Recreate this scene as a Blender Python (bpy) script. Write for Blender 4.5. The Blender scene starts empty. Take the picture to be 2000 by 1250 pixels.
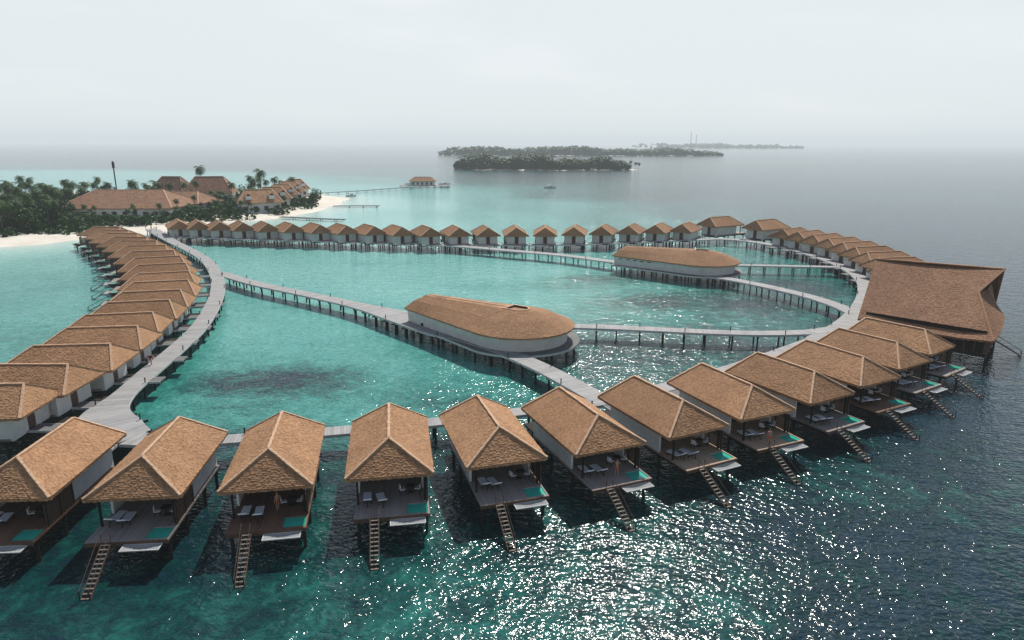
import bpy, math, random
import numpy as np
from mathutils import Vector, Matrix
random.seed(7); np.random.seed(7)
scene = bpy.context.scene
COL = scene.collection
# ------------------------------------------------------------------ survey frame
H = 32.0; TH = math.radians(14.51); RO = math.radians(0.14); FP = 1333.0
F_ = Vector((0, math.cos(TH), -math.sin(TH)))
R0 = Vector((1, 0, 0)); U0 = Vector((0, math.sin(TH), math.cos(TH)))
R_ = R0*math.cos(RO)+U0*math.sin(RO); U_ = -R0*math.sin(RO)+U0*math.cos(RO)
def P(px, py, z=0.0):
    """survey sight line -> world point at height z"""
    d = F_ + R_*((px-1000)/FP) + U_*((625-py)/FP)
    t = (z-H)/d.z
    return Vector((d.x*t, d.y*t, z))
cam = bpy.data.cameras.new("camera"); cam.lens = 24; cam.sensor_width = 36
cam.clip_start = 0.5; cam.clip_end = 90000
co = bpy.data.objects.new("camera", cam); COL.objects.link(co)
M = Matrix((R_, U_, -F_)).transposed().to_4x4(); M.translation = (0, 0, H)
co.matrix_world = M; scene.camera = co
scene.view_settings.view_transform = 'Standard'; scene.view_settings.look = 'None'
scene.view_settings.exposure = 0

# ------------------------------------------------------------------ materials
def nt(name):
    m = bpy.data.materials.new(name); m.use_nodes = True
    n = m.node_tree; n.nodes.clear()
    return m, n
def N(n, t, **k):
    x = n.nodes.new(t)
    for a, b in k.items(): setattr(x, a, b)
    return x
def c4(c): return (c[0], c[1], c[2], 1)
def simple(name, c1, c2=None, scale=1.0, rough=0.7, detail=4, spec=0.5, isl=0.0):
    m, n = nt(name); L = n.links.new
    o = N(n, 'ShaderNodeOutputMaterial'); b = N(n, 'ShaderNodeBsdfPrincipled')
    b.inputs['Roughness'].default_value = rough; b.inputs['Specular IOR Level'].default_value = spec
    L(b.outputs[0], o.inputs[0])
    if c2 is None: c2 = tuple(x*0.75 for x in c1)
    g = N(n, 'ShaderNodeNewGeometry')
    t = N(n, 'ShaderNodeTexNoise'); t.inputs['Scale'].default_value = scale; t.inputs['Detail'].default_value = detail
    L(g.outputs['Position'], t.inputs['Vector'])
    r = N(n, 'ShaderNodeMapRange'); r.inputs[1].default_value = .3; r.inputs[2].default_value = .7
    L(t.outputs['Fac'], r.inputs[0])
    mx = N(n, 'ShaderNodeMix', data_type='RGBA'); L(r.outputs[0], mx.inputs[0])
    mx.inputs[6].default_value = c4(c1); mx.inputs[7].default_value = c4(c2)
    out = mx.outputs[2]
    if isl > 0:
        h = N(n, 'ShaderNodeHueSaturation')
        mr = N(n, 'ShaderNodeMapRange'); mr.inputs[3].default_value = 1-isl; mr.inputs[4].default_value = 1+isl
        L(g.outputs['Random Per Island'], mr.inputs[0]); L(mr.outputs[0], h.inputs['Value'])
        L(out, h.inputs['Color']); out = h.outputs[0]
    L(out, b.inputs['Base Color'])
    return m
def thatch_mat(name, base, dark):
    m, n = nt(name); L = n.links.new
    o = N(n, 'ShaderNodeOutputMaterial'); b = N(n, 'ShaderNodeBsdfPrincipled')
    b.inputs['Roughness'].default_value = .85; b.inputs['Specular IOR Level'].default_value = .2
    L(b.outputs[0], o.inputs[0])
    g = N(n, 'ShaderNodeNewGeometry')
    t = N(n, 'ShaderNodeTexNoise'); t.inputs['Scale'].default_value = .35; t.inputs['Detail'].default_value = 3
    L(g.outputs['Position'], t.inputs['Vector'])
    t2 = N(n, 'ShaderNodeTexNoise'); t2.inputs['Scale'].default_value = 9; t2.inputs['Detail'].default_value = 3
    L(g.outputs['Position'], t2.inputs['Vector'])
    a = N(n, 'ShaderNodeMath', operation='MULTIPLY'); a.inputs[1].default_value = .36; L(g.outputs['Random Per Island'], a.inputs[0])
    a2 = N(n, 'ShaderNodeMath', operation='MULTIPLY_ADD'); a2.inputs[1].default_value = .6; L(t2.outputs['Fac'], a2.inputs[0]); L(a.outputs[0], a2.inputs[2])
    a3 = N(n, 'ShaderNodeMath', operation='MULTIPLY_ADD'); a3.inputs[1].default_value = .45; L(t.outputs['Fac'], a3.inputs[0]); L(a2.outputs[0], a3.inputs[2])
    r = N(n, 'ShaderNodeMapRange'); r.inputs[1].default_value = .3; r.inputs[2].default_value = 1.05; L(a3.outputs[0], r.inputs[0])
    mx = N(n, 'ShaderNodeMix', data_type='RGBA'); L(r.outputs[0], mx.inputs[0])
    mx.inputs[6].default_value = c4(dark); mx.inputs[7].default_value = c4(base)
    oi = N(n, 'ShaderNodeObjectInfo'); hs = N(n, 'ShaderNodeHueSaturation')
    mr = N(n, 'ShaderNodeMapRange'); mr.inputs[3].default_value = .86; mr.inputs[4].default_value = 1.1
    L(oi.outputs['Random'], mr.inputs[0]); L(mr.outputs[0], hs.inputs['Value']); L(mx.outputs[2], hs.inputs['Color'])
    L(hs.outputs[0], b.inputs['Base Color'])
    return m
THATCH = thatch_mat("thatch", (.50, .285, .150), (.19, .098, .050))
THATCH_D = thatch_mat("thatch_weathered", (.34, .185, .105), (.13, .066, .038))
RIDGE = simple("ridge_thatch", (.60, .40, .25), (.40, .24, .145), 6, .85)
WHITE = simple("white_render", (.66, .66, .64), (.54, .54, .52), .8, .7)
FASCIA = simple("pale_fascia", (.56, .56, .55), (.42, .42, .41), 1.5, .7)
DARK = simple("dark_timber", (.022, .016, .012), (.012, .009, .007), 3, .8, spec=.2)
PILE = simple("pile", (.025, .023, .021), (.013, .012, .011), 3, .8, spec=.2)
SCREEN = simple("screen_timber", (.11, .058, .032), (.055, .03, .018), 5, .7)
TREAD = simple("tread_timber", (.17, .14, .115), (.09, .075, .06), 5, .7)
CUSH = simple("white_fabric", (.72, .73, .74), (.6, .61, .63), 4, .8)
NETM = simple("net_fabric", (.34, .35, .35), (.14, .15, .15), 14, .8)
SAND = simple("sand", (.70, .65, .56), (.58, .52, .43), .15, .9)
LEAF = simple("palm_leaf", (.052, .115, .020), (.020, .052, .010), .4, .6, isl=.45, spec=.12)
LEAF2 = simple("broad_leaf", (.038, .095, .018), (.014, .040, .009), .25, .6, isl=.5, spec=.12)
TRUNK = simple("trunk", (.13, .10, .07), (.07, .05, .035), 3, .9)
RED = simple("red_paint", (.5, .06, .03), None, 3, .5)
SKIN = simple("skin", (.42, .24, .16), (.36, .2, .13), 6, .6)
HAIR = simple("hair", (.03, .02, .015), None, 9, .7)
SHORTS = simple("shorts", (.55, .12, .06), None, 5, .8)
BOATW = simple("boat_hull", (.7, .7, .7), (.6, .6, .6), 2, .3)
CONC = simple("steel", (.04, .05, .06), (.025, .03, .035), 3, .6)
def glass():
    m, n = nt("dark_glass"); o = N(n, 'ShaderNodeOutputMaterial'); b = N(n, 'ShaderNodeBsdfPrincipled')
    b.inputs['Base Color'].default_value = (.012, .014, .016, 1); b.inputs['Roughness'].default_value = .08
    n.links.new(b.outputs[0], o.inputs[0]); return m
GLASS = glass()
def poolm():
    m, n = nt("pool_water"); L = n.links.new; o = N(n, 'ShaderNodeOutputMaterial'); b = N(n, 'ShaderNodeBsdfPrincipled')
    b.inputs['Base Color'].default_value = (.04, .42, .30, 1); b.inputs['Roughness'].default_value = .08
    t = N(n, 'ShaderNodeTexNoise'); t.inputs['Scale'].default_value = 4
    bp = N(n, 'ShaderNodeBump'); bp.inputs['Distance'].default_value = .03; L(t.outputs[0], bp.inputs['Height']); L(bp.outputs[0], b.inputs['Normal'])
    L(b.outputs[0], o.inputs[0]); return m
POOL = poolm()
def plank(name, c1, c2, freq, axis_uv=False):
    m, n = nt(name); L = n.links.new; o = N(n, 'ShaderNodeOutputMaterial'); b = N(n, 'ShaderNodeBsdfPrincipled')
    b.inputs['Roughness'].default_value = .75; b.inputs['Specular IOR Level'].default_value = .3; L(b.outputs[0], o.inputs[0])
    tc = N(n, 'ShaderNodeTexCoord'); src = tc.outputs['UV'] if axis_uv else tc.outputs['Object']
    sp = N(n, 'ShaderNodeSeparateXYZ'); L(src, sp.inputs[0])
    mu = N(n, 'ShaderNodeMath', operation='MULTIPLY'); mu.inputs[1].default_value = freq; L(sp.outputs['X'], mu.inputs[0])
    fl = N(n, 'ShaderNodeMath', operation='FLOOR'); L(mu.outputs[0], fl.inputs[0])
    fr = N(n, 'ShaderNodeMath', operation='FRACT'); L(mu.outputs[0], fr.inputs[0])
    wn = N(n, 'ShaderNodeTexWhiteNoise', noise_dimensions='1D'); L(fl.outputs[0], wn.inputs['W'])
    g = N(n, 'ShaderNodeNewGeometry'); t = N(n, 'ShaderNodeTexNoise'); t.inputs['Scale'].default_value = .7; t.inputs['Detail'].default_value = 5
    L(g.outputs['Position'], t.inputs['Vector'])
    ad = N(n, 'ShaderNodeMath', operation='MULTIPLY_ADD'); ad.inputs[1].default_value = .5; L(wn.outputs[0], ad.inputs[0])
    hf = N(n, 'ShaderNodeMath', operation='MULTIPLY'); hf.inputs[1].default_value = .8; L(t.outputs[0], hf.inputs[0]); L(hf.outputs[0], ad.inputs[2])
    mx = N(n, 'ShaderNodeMix', data_type='RGBA'); L(ad.outputs[0], mx.inputs[0]); mx.inputs[6].default_value = c4(c1); mx.inputs[7].default_value = c4(c2)
    gt = N(n, 'ShaderNodeMath', operation='GREATER_THAN'); gt.inputs[1].default_value = .1; L(fr.outputs[0], gt.inputs[0])
    mr = N(n, 'ShaderNodeMapRange'); mr.inputs[3].default_value = .45; L(gt.outputs[0], mr.inputs[0])
    m2 = N(n, 'ShaderNodeMix', data_type='RGBA', blend_type='MULTIPLY'); m2.inputs[0].default_value = 1
    L(mx.outputs[2], m2.inputs[6]); L(mr.outputs[0], m2.inputs[7]); L(m2.outputs[2], b.inputs['Base Color'])
    return m
WALK = plank("boardwalk_planks", (.42, .41, .40), (.24, .235, .23), 3.0, True)
DECKG = plank("deck_grey", (.37, .32, .285), (.22, .185, .165), 5.0)
DECKB = plank("deck_brown", (.24, .125, .075), (.13, .066, .042), 5.0)
DECKT = plank("deck_tan", (.52, .38, .26), (.36, .25, .17), 5.0)

# ------------------------------------------------------------------ mesh helper
class MB:
    def __init__(s): s.v = []; s.f = []; s.m = []; s.mats = []; s.uv = None
    def mi(s, mat):
        if mat not in s.mats: s.mats.append(mat)
        return s.mats.index(mat)
    def face(s, pts, mat):
        k = len(s.v); s.v += [tuple(p) for p in pts]; s.f.append(tuple(range(k, k+len(pts)))); s.m.append(s.mi(mat))
    def box(s, x0, x1, y0, y1, z0, z1, mat):
        k = len(s.v); s.v += [(x0,y0,z0),(x1,y0,z0),(x1,y1,z0),(x0,y1,z0),(x0,y0,z1),(x1,y0,z1),(x1,y1,z1),(x0,y1,z1)]
        for f in ((0,3,2,1),(4,5,6,7),(0,1,5,4),(1,2,6,5),(2,3,7,6),(3,0,4,7)):
            s.f.append(tuple(k+i for i in f)); s.m.append(s.mi(mat))
    def beam(s, a, b, w, h, mat, n=4):
        a = Vector(a); b = Vector(b); d = (b-a).normalized()
        up = Vector((0,0,1)) if abs(d.z) < .95 else Vector((0,1,0))
        r = d.cross(up).normalized(); u = r.cross(d)
        k = len(s.v)
        for p in (a, b):
            for i in range(n):
                an = math.pi*2*(i+.5)/n; q = math.sqrt(2) if n == 4 else 1
                s.v.append(tuple(p + r*math.cos(an)*w/2*q + u*math.sin(an)*h/2*q))
        for i in range(n):
            j = (i+1) % n
            s.f.append((k+i, k+j, k+n+j, k+n+i)); s.m.append(s.mi(mat))
        s.f.append(tuple(k+i for i in reversed(range(n)))); s.m.append(s.mi(mat))
        s.f.append(tuple(k+n+i for i in range(n))); s.m.append(s.mi(mat))
    def mesh(s, name):
        me = bpy.data.meshes.new(name); me.from_pydata(s.v, [], s.f)
        for m in s.mats: me.materials.append(m)
        me.polygons.foreach_set('material_index', s.m)
        if s.uv is not None:
            l = me.uv_layers.new(name="UVMap")
            for lp in me.loops:
                u = s.uv.get(lp.vertex_index, (0, 0)); l.data[lp.index].uv = u
        me.update(); return me
def obj(name, data, parent=None, loc=(0,0,0), rz=0.0, label=None, category=None, group=None, kind=None):
    o = bpy.data.objects.new(name, data); COL.objects.link(o)
    o.location = loc; o.rotation_euler = (0, 0, rz)
    if parent is not None: o.parent = parent
    if label: o["label"] = label
    if category: o["category"] = category
    if group: o["group"] = group
    if kind: o["kind"] = kind
    if data is None: o.empty_display_size = .5
    return o
def thatch(mb, low, up, mat, rowh=.22, tooth=.17, fringe=True, lift=.05, jit=.05):
    """ruled surface between low(s) and up(s) covered with layered thatch shingles"""
    ml = [(low(i/8)-up(i/8)).length for i in range(9)]
    sl = max(ml); nr = max(3, int(sl/rowh)); 
    NS = 24
    for i in range(NS):
        a, b = i/NS, (i+1)/NS
        pa, pb, pc, pd = low(a), low(b), up(b), up(a)
        dz = Vector((0,0,-.05))
        mb.face([pa+dz, pb+dz, pc+dz, pd+dz], mat)
    for i in range(nr):
        t0 = i/nr; t1 = min(1.0, (i+1.35)/nr)
        wl = sum(((low(j/8).lerp(up(j/8), t0))-(low((j+1)/8).lerp(up((j+1)/8), t0))).length for j in range(8))
        m = max(1, int(wl/tooth))
        for j in range(m):
            s0 = j/m; s1 = (j+1)/m
            a = low(s0).lerp(up(s0), t0); b = low(s1).lerp(up(s1), t0)
            c = low(s1).lerp(up(s1), t1); d = low(s0).lerp(up(s0), t1)
            dn = ((a+b)-(c+d)); 
            if dn.length < 1e-6: continue
            dn.normalize(); nn = (b-a).cross(d-a) if (d-a).length > 1e-5 else (b-a).cross(c-a)
            if nn.length < 1e-9: continue
            nn.normalize()
            if nn.z < 0: nn = -nn
            j1 = random.uniform(-.3, 1)*jit; j2 = random.uniform(-.3, 1)*jit; lf = lift*random.uniform(.6, 1.5)
            mb.face([a+dn*j1+nn*lf, b+dn*j2+nn*lf, c+nn*.012, d+nn*.012], mat)
            if i == 0 and fringe:
                o2 = Vector((dn.x, dn.y, 0))*.03; q1 = random.uniform(.18, .3); q2 = random.uniform(.18, .3)
                mb.face([a+nn*lf*.5+dn*.05, b+nn*lf*.5+dn*.05, b+o2+Vector((0,0,-q2)), a+o2+Vector((0,0,-q1))], mat)
def seg(a, b):
    a = Vector(a); b = Vector(b)
    return lambda s: a.lerp(b, s)
def hip_roof(mb, x, y0, y1, ze, zr, hf, hb, mat=THATCH, rowh=.22, tooth=.17, cap=.24):
    """ridge along y. hf = run of the +y hip, hb of the -y hip"""
    A = (-x, y0, ze); B = (x, y0, ze); C = (x, y1, ze); D = (-x, y1, ze)
    rb = (0, y0+hb, zr); rf = (0, y1-hf, zr)
    thatch(mb, seg(B, C), seg(rb, rf), mat, rowh, tooth)
    thatch(mb, seg(D, A), seg(rf, rb), mat, rowh, tooth)
    thatch(mb, seg(C, D), seg(rf, rf), mat, rowh, tooth)
    thatch(mb, seg(A, B), seg(rb, rb), mat, rowh, tooth)
    i = .12
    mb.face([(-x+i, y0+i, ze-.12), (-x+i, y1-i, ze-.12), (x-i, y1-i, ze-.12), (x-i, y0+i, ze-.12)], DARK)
    up = Vector((0,0,.06))
    def cp(a, b):
        a = Vector(a)+up; b = Vector(b)+up; n = max(1, int((a-b).length/.5))
        for k in range(n):
            p = a.lerp(b, k/n); q = a.lerp(b, (k+1.08)/n) if k < n-1 else b
            mb.beam(p+Vector((0,0,random.uniform(0,.03))), q, cap*random.uniform(.8,1.15), .12, RIDGE)
    cp(rb, rf); 
    for a, b in ((A, rb), (B, rb), (C, rf), (D, rf)): cp(a, b)

# ------------------------------------------------------------------ water villa parts  (+y = seaward end)
DZ = 2.2
YB = -5.4   # landward eave
mb = MB(); hip_roof(mb, 3.7, YB, 7, 4.8, 7.1, 2.7, 1.5); M_ROOF = mb.mesh("villa_roof")
mb = MB()
W0 = -4.0
mb.box(-2.9, -2.7, W0, 4.6, 1.95, 4.7, WHITE); mb.box(2.7, 2.9, W0, 4.6, 1.95, 4.7, WHITE)
mb.box(-2.7, -.6, W0, W0+.2, 1.95, 4.7, WHITE); mb.box(.6, 2.7, W0, W0+.2, 1.95, 4.7, WHITE); mb.box(-.6, .6, W0, W0+.2, 4.35, 4.7, WHITE)
M_WALL = mb.mesh("villa_wall")
mb = MB(); mb.box(-.58, .58, W0+.05, W0+.15, 2.22, 4.34, SCREEN); M_DOOR = mb.mesh("villa_door")
mb = MB(); mb.box(-2.69, 2.69, 2.2, 2.3, 2.25, 4.66, GLASS)
for i in range(5):
    x = -2.6+i*1.3; mb.box(x-.05, x+.05, 2.3, 2.38, 2.23, 4.66, DARK)
mb.box(-2.69, 2.69, 2.3, 2.36, 4.4, 4.5, DARK); M_GLASSD = mb.mesh("glass_door")
def deck_mesh(mat):
    mb = MB()
    mb.box(-3.2, -1.75 , -3.7, 7.0, DZ-.18, DZ, mat)
    mb.box(-1.75, 3.0, -3.7, 7.0, DZ-.18, DZ, mat)
    mb.box(-3.2, -1.3, 7.0, 7.15, DZ-.18, DZ, mat); mb.box(-1.3, 3.0, 7.0, 9.0, DZ-.18, DZ, mat)
    mb.box(-3.2, -1.3, 8.75, 9.0, DZ-.18, DZ, mat); mb.box(-3.2, -3.05, 7.15, 8.75, DZ-.18, DZ, mat)
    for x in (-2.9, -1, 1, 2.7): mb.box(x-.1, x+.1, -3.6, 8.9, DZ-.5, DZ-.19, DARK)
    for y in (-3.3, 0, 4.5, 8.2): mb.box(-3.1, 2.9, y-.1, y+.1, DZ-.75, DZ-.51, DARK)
    mb.box(-3.2, 3.0, 9.0, 9.06, DZ-.35, DZ-.02, SCREEN)
    return mb.mesh("villa_deck")
M_DECK = {'g': deck_mesh(DECKG), 'b': deck_mesh(DECKB), 't': deck_mesh(DECKT)}
mb = MB(); mb.box(-3.05, -1.3, 7.15, 8.75, DZ-.75, DZ-.12, DARK); mb.face([(-3.04,7.16,DZ-.06),(-1.31,7.16,DZ-.06),(-1.31,8.74,DZ-.06),(-3.04,8.74,DZ-.06)], POOL)
M_POOL = mb.mesh("plunge_pool")
mb = MB()
mb.box(-2.8, .1, 9.06, 9.12, DZ-.32, DZ-.24, FASCIA); mb.box(-2.8, .1, 9.94, 10.0, DZ-.32, DZ-.24, FASCIA)
mb.box(-2.8, -2.74, 9.12, 9.94, DZ-.32, DZ-.24, FASCIA); mb.box(.04, .1, 9.12, 9.94, DZ-.32, DZ-.24, FASCIA)
n = 8
for i in range(n):
    for j in range(4):
        def q(a, b): return (-2.74+2.78*a/n, 9.12+.82*b/4, DZ-.26-.2*math.sin(math.pi*a/n)*math.sin(math.pi*b/4))
        mb.face([q(i,j), q(i+1,j), q(i+1,j+1), q(i,j+1)], NETM)
for x in (-2.6, -.1): mb.beam((x, 9.0, DZ-1.1), (x, 9.9, DZ-.34), .07, .07, DARK)
M_NET = mb.mesh("hammock_net")
mb = MB()
A = Vector((0, 9.06, DZ-.05)); B = Vector((0, 13.9, -.55))
for x in (1.0, 1.68): mb.beam(A+Vector((x,0,0)), B+Vector((x,0,0)), .06, .14, SCREEN)
for i in range(14):
    p = A.lerp(B, (i+.5)/14.5); mb.box(1.03, 1.65, p.y-.08, p.y+.08, p.z+.02, p.z+.06, TREAD)
for x in (1.0, 1.68):
    mb.beam((x, 9.1, DZ-.05), (x, 9.1, DZ+.85), .06, .06, SCREEN, 6)
    mb.beam((x, 13.0, -.9), (x, 13.0, .75), .09, .09, DARK, 6)
    mb.beam((x, 9.1, DZ+.85), (x, 13.0, .75), .045, .045, SCREEN, 6)
M_LADDER = mb.mesh("sea_ladder")
mb = MB()
for y in (3.2, 5.0, 6.8): mb.box(-3.16, -3.06, y-.06, y+.06, DZ, DZ+2.05, DARK)
for i in range(9): 
    z = DZ+.1+i*.21; mb.box(-3.14, -3.08, 3.0, 6.98, z, z+.17, SCREEN)
M_SCREEN = mb.mesh("privacy_screen")
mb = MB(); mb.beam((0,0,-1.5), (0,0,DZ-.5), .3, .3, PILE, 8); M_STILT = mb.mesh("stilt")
mb = MB(); mb.beam((0,0,DZ), (0,0,4.72), .16, .16, DARK, 4); M_POST = mb.mesh("veranda_post")
mb = MB(); mb.box(-.8, .8, -9.1, W0-.02, DZ-.2, DZ-.06, WALK); mb.box(-.86, -.8, -9.1, W0-.05, DZ-.3, DZ-.04, FASCIA); mb.box(.8, .86, -9.1, W0-.05, DZ-.3, DZ-.04, FASCIA)
mb.box(.9, 2.6, -7.2, W0-.1, DZ-.3, DZ-.1, DARK); M_GANG = mb.mesh("gangway")
GRP = "thatched water villas around the lagoon"
def place(c, d, deck='g', label=None):
    c = Vector((c.x, c.y, 0)); rz = math.atan2(d.y, d.x)-math.pi/2
    lab = label or "thatched water villa on stilts with timber deck"
    e = obj("water_villa", None, None, c, rz, lab, "villa", GRP)
    for nme, me in (("roof", M_ROOF), ("wall", M_WALL), ("door", M_DOOR), ("glass_door", M_GLASSD), ("deck", M_DECK[deck]), ("plunge_pool", M_POOL),
                    ("hammock_net", M_NET), ("ladder", M_LADDER), ("privacy_screen", M_SCREEN), ("gangway", M_GANG)):
        obj(nme, me, e)
    for x in (-2.9, 2.7):
        for y in (-3.3, 0, 4.5, 8.2): obj("stilt", M_STILT, e, (x, y, 0))
        obj("veranda_post", M_POST, e, (x+(.05 if x > 0 else 0), 6.6, 0))
    return e, c, d, rz
def villa(front=None, back=None, anchor='f', deck='g', label=None, dirv=None):
    """front/back: ridge ends on the ground survey (z 7.1)"""
    zr = 7.1
    f = P(*front, zr) if front else None; b = P(*back, zr) if back else None
    if dirv is None: d = f-b
    else: d = Vector((dirv[0], dirv[1], 0))
    d.z = 0; d.normalize()
    c = (f - d*4.3) if anchor == 'f' else (b + d*3.9)
    return place(c, d, deck, label)
def villa_c(l, r, deck, label, dirv=None):
    """from the two seaward eave corners"""
    a = P(*l, 4.75); b = P(*r, 4.75); t = (b-a); t.z = 0; t.normalize()
    d = Vector((t.y, -t.x, 0)) if dirv is None else Vector((*dirv, 0)).normalized()
    return place((a+b)/2-d*7, d, deck, label)

# loungers, chairs, table
mb = MB()
mb.box(-.33, .33, -1.0, .35, .26, .32, DARK)
for x in (-.3, .3):
    for y in (-.9, .3): mb.box(x-.03, x+.03, y-.03, y+.03, 0, .26, DARK)
mb.beam((0, .35, .3), (0, .98, .68), .66, .05, DARK); mb.beam((0, .9, 0.02), (0, .9, .6), .05, .05, DARK)
M_LFR = mb.mesh("lounger_frame")
mb = MB(); mb.box(-.34, .34, -1.02, .33, .325, .42, CUSH); mb.beam((0, .33, .40), (0, 1.0, .80), .68, .1, CUSH); M_LCU = mb.mesh("cushion")
mb = MB(); mb.box(-.35, .35, -.35, .35, .7, .74, DARK); mb.beam((0,0,0), (0,0,.7), .08, .08, DARK, 6); mb.box(-.22,.22,-.22,.22,0,.04,DARK); M_TAB = mb.mesh("table")
mb = MB(); mb.box(-.24, .24, -.24, .24, .42, .47, CUSH); mb.box(-.24, .24, .2, .25, .47, .9, CUSH)
for x in (-.21, .21):
    for y in (-.21, .21): mb.box(x-.025, x+.025, y-.025, y+.025, 0, .42, DARK)
M_CHR = mb.mesh("chair")
def furnish(c, rz, full=True):
    R = Matrix.Rotation(rz, 4, 'Z')
    oy = random.uniform(-.3, .5)
    for i, x in enumerate((1.95, .85)):
        p = c + R @ Vector((x+random.uniform(-.15,.15), 6.1+oy+.25*i, 0)); p.z = DZ
        l = obj("sun_lounger", None, None, p, rz+math.pi+random.uniform(-.2, .2), "sun lounger with white cushion on a villa deck", "sun lounger", "sun loungers on the villa decks")
        obj("frame", M_LFR, l, rz=math.pi*1); obj("cushion", M_LCU, l, rz=math.pi*1)
    if full:
        p = c + R @ Vector((-1.7, 5.2, 0)); p.z = DZ
        obj("side_table", M_TAB, None, p, rz, "small square dark pedestal table on a villa deck", "table", "tables on the villa decks")
        for s, x in ((1.2, -2.35), (-1.3, -1.0)):
            p = c + R @ Vector((x, 5.3, 0)); p.z = DZ
            obj("chair", M_CHR, None, p, rz+s, "white seat chair beside a small table", "chair", "chairs on the villa decks")

LB = {"g": "thatched water villa with grey timber deck and plunge pool", "b": "thatched water villa with dark brown deck and plunge pool", "t": "thatched water villa with tan deck and plunge pool"}
FRONT = [((165,975),(350,972),'g',(.10,-1)),((427,962),(610,950),'b',(.18,-.98)),((676,935),(846,928),'g',(.17,-.985)),((915,918),(1065,893),'g',(.29,-.957)),
         ((1130,890),(1257,866),'g',None),((1310,857),(1420,832),'t',None),((1445,822),(1555,800),'t',None),((1583,790),(1668,768),'g',None),((1685,755),(1755,738),'b',None),
         ((1757,722),(1817,705),'g',(.53,-.85)),((1815,695),(1867,675),'g',None)]
fv = [place(Vector((-40.6, 55.4, 0)), Vector((.06, -1, 0)).normalized(), 'b', LB['b'])]
for l, r, dk, dv in FRONT: fv.append(villa_c(l, r, dk, LB[dk], dv))
for e, c, d, rz in fv: furnish(c, rz, True)
LEFT = [((38,750),(-90,752)),((125,712),(10,712)),((208,672),(60,676)),((262,637),(130,641)),((292,610),(180,615)),((325,586),(215,591)),((347,566),(240,571)),
        ((362,547),(255,552)),((364,530),(262,535)),((358,514),(266,518)),((348,500),(262,504)),((336,489),(256,491)),((320,479),(245,480)),
        ((303,470),(232,470)),((285,463),(216,462)),((267,456),(200,455)),((250,450),(186,448)),((233,444),(172,442)),]
for i, (b, f) in enumerate(LEFT):
    e, c, d, rz = villa(f, b, anchor='b')
    e.scale = (1.1, 1.12, 1)
    if i > 2: furnish(c, rz, False)
BACK = [350,388,430,475,523,572,625,677,731,785,841,897,953,1009,1065,1121,1175,1228,1280,1332]
for x in BACK:
    yy = 429 + 14*min(1, max(0, (x-330)/500)) - 8*min(1, max(0, (x-1060)/300))**1.3
    b = P(x, yy+2, 7.05)
    r = Vector((b.x-7, b.y-140, 0)).normalized()
    if x < 800:
        k = min(1, (800-x)/350); r = (r*(1-k) + Vector((-.5, .86, 0))*k).normalized()
    villa(None, (x, yy+2), anchor='b', dirv=(r.x, r.y))
e, c, d, rz = villa(None, (1388, 431), anchor='b', dirv=(.85, .52), label="larger thatched water villa at the end of the row"); e.scale = (1.15, 1.1, 1.15)
e, c, d, rz = villa(None, (1478, 437), anchor='b', dirv=(.85, .52), label="larger thatched water villa at the end of the row"); e.scale = (1.15, 1.1, 1.15)
RIGHT = [(1532,448,.8,.6),(1562,453,.84,.54),(1592,459,.88,.48),(1622,466,.9,.42),(1650,474,.93,.36),(1675,483,.95,.3),(1698,493,.97,.24),(1720,504,.98,.18),(1738,516,.99,.1)]
for x, y, dx, dy in RIGHT: 
    e = villa(None, (x, y), anchor='b', dirv=(dx, dy))[0]; e.scale = (1.1, 1.15, 1)

# ------------------------------------------------------------------ boardwalks
mb = MB()
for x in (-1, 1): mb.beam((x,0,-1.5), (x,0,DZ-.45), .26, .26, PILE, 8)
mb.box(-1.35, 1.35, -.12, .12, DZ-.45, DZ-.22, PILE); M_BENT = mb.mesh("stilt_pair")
mb = MB(); mb.beam((0,0,0), (0,0,.55), .14, .14, DARK, 8); mb.beam((0,0,.55), (0,0,.66), .2, .2, DARK, 8); M_BOLL = mb.mesh("path_light")
def spline(pts, step=1.0):
    n = len(pts); out = []
    for i in range(n-1):
        p0 = pts[max(i-1,0)]; p1 = pts[i]; p2 = pts[i+1]; p3 = pts[min(i+2,n-1)]
        L = math.dist(p1[:2], p2[:2]); k = max(2, int(L/step))
        for j in range(k):
            t = j/k; out.append(tuple(.5*((2*p1[a])+(-p0[a]+p2[a])*t+(2*p0[a]-5*p1[a]+4*p2[a]-p3[a])*t*t+(-p0[a]+3*p1[a]-3*p2[a]+p3[a])*t**3) for a in range(3)))
    out.append(tuple(pts[-1])); return out
wk = [0]
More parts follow.
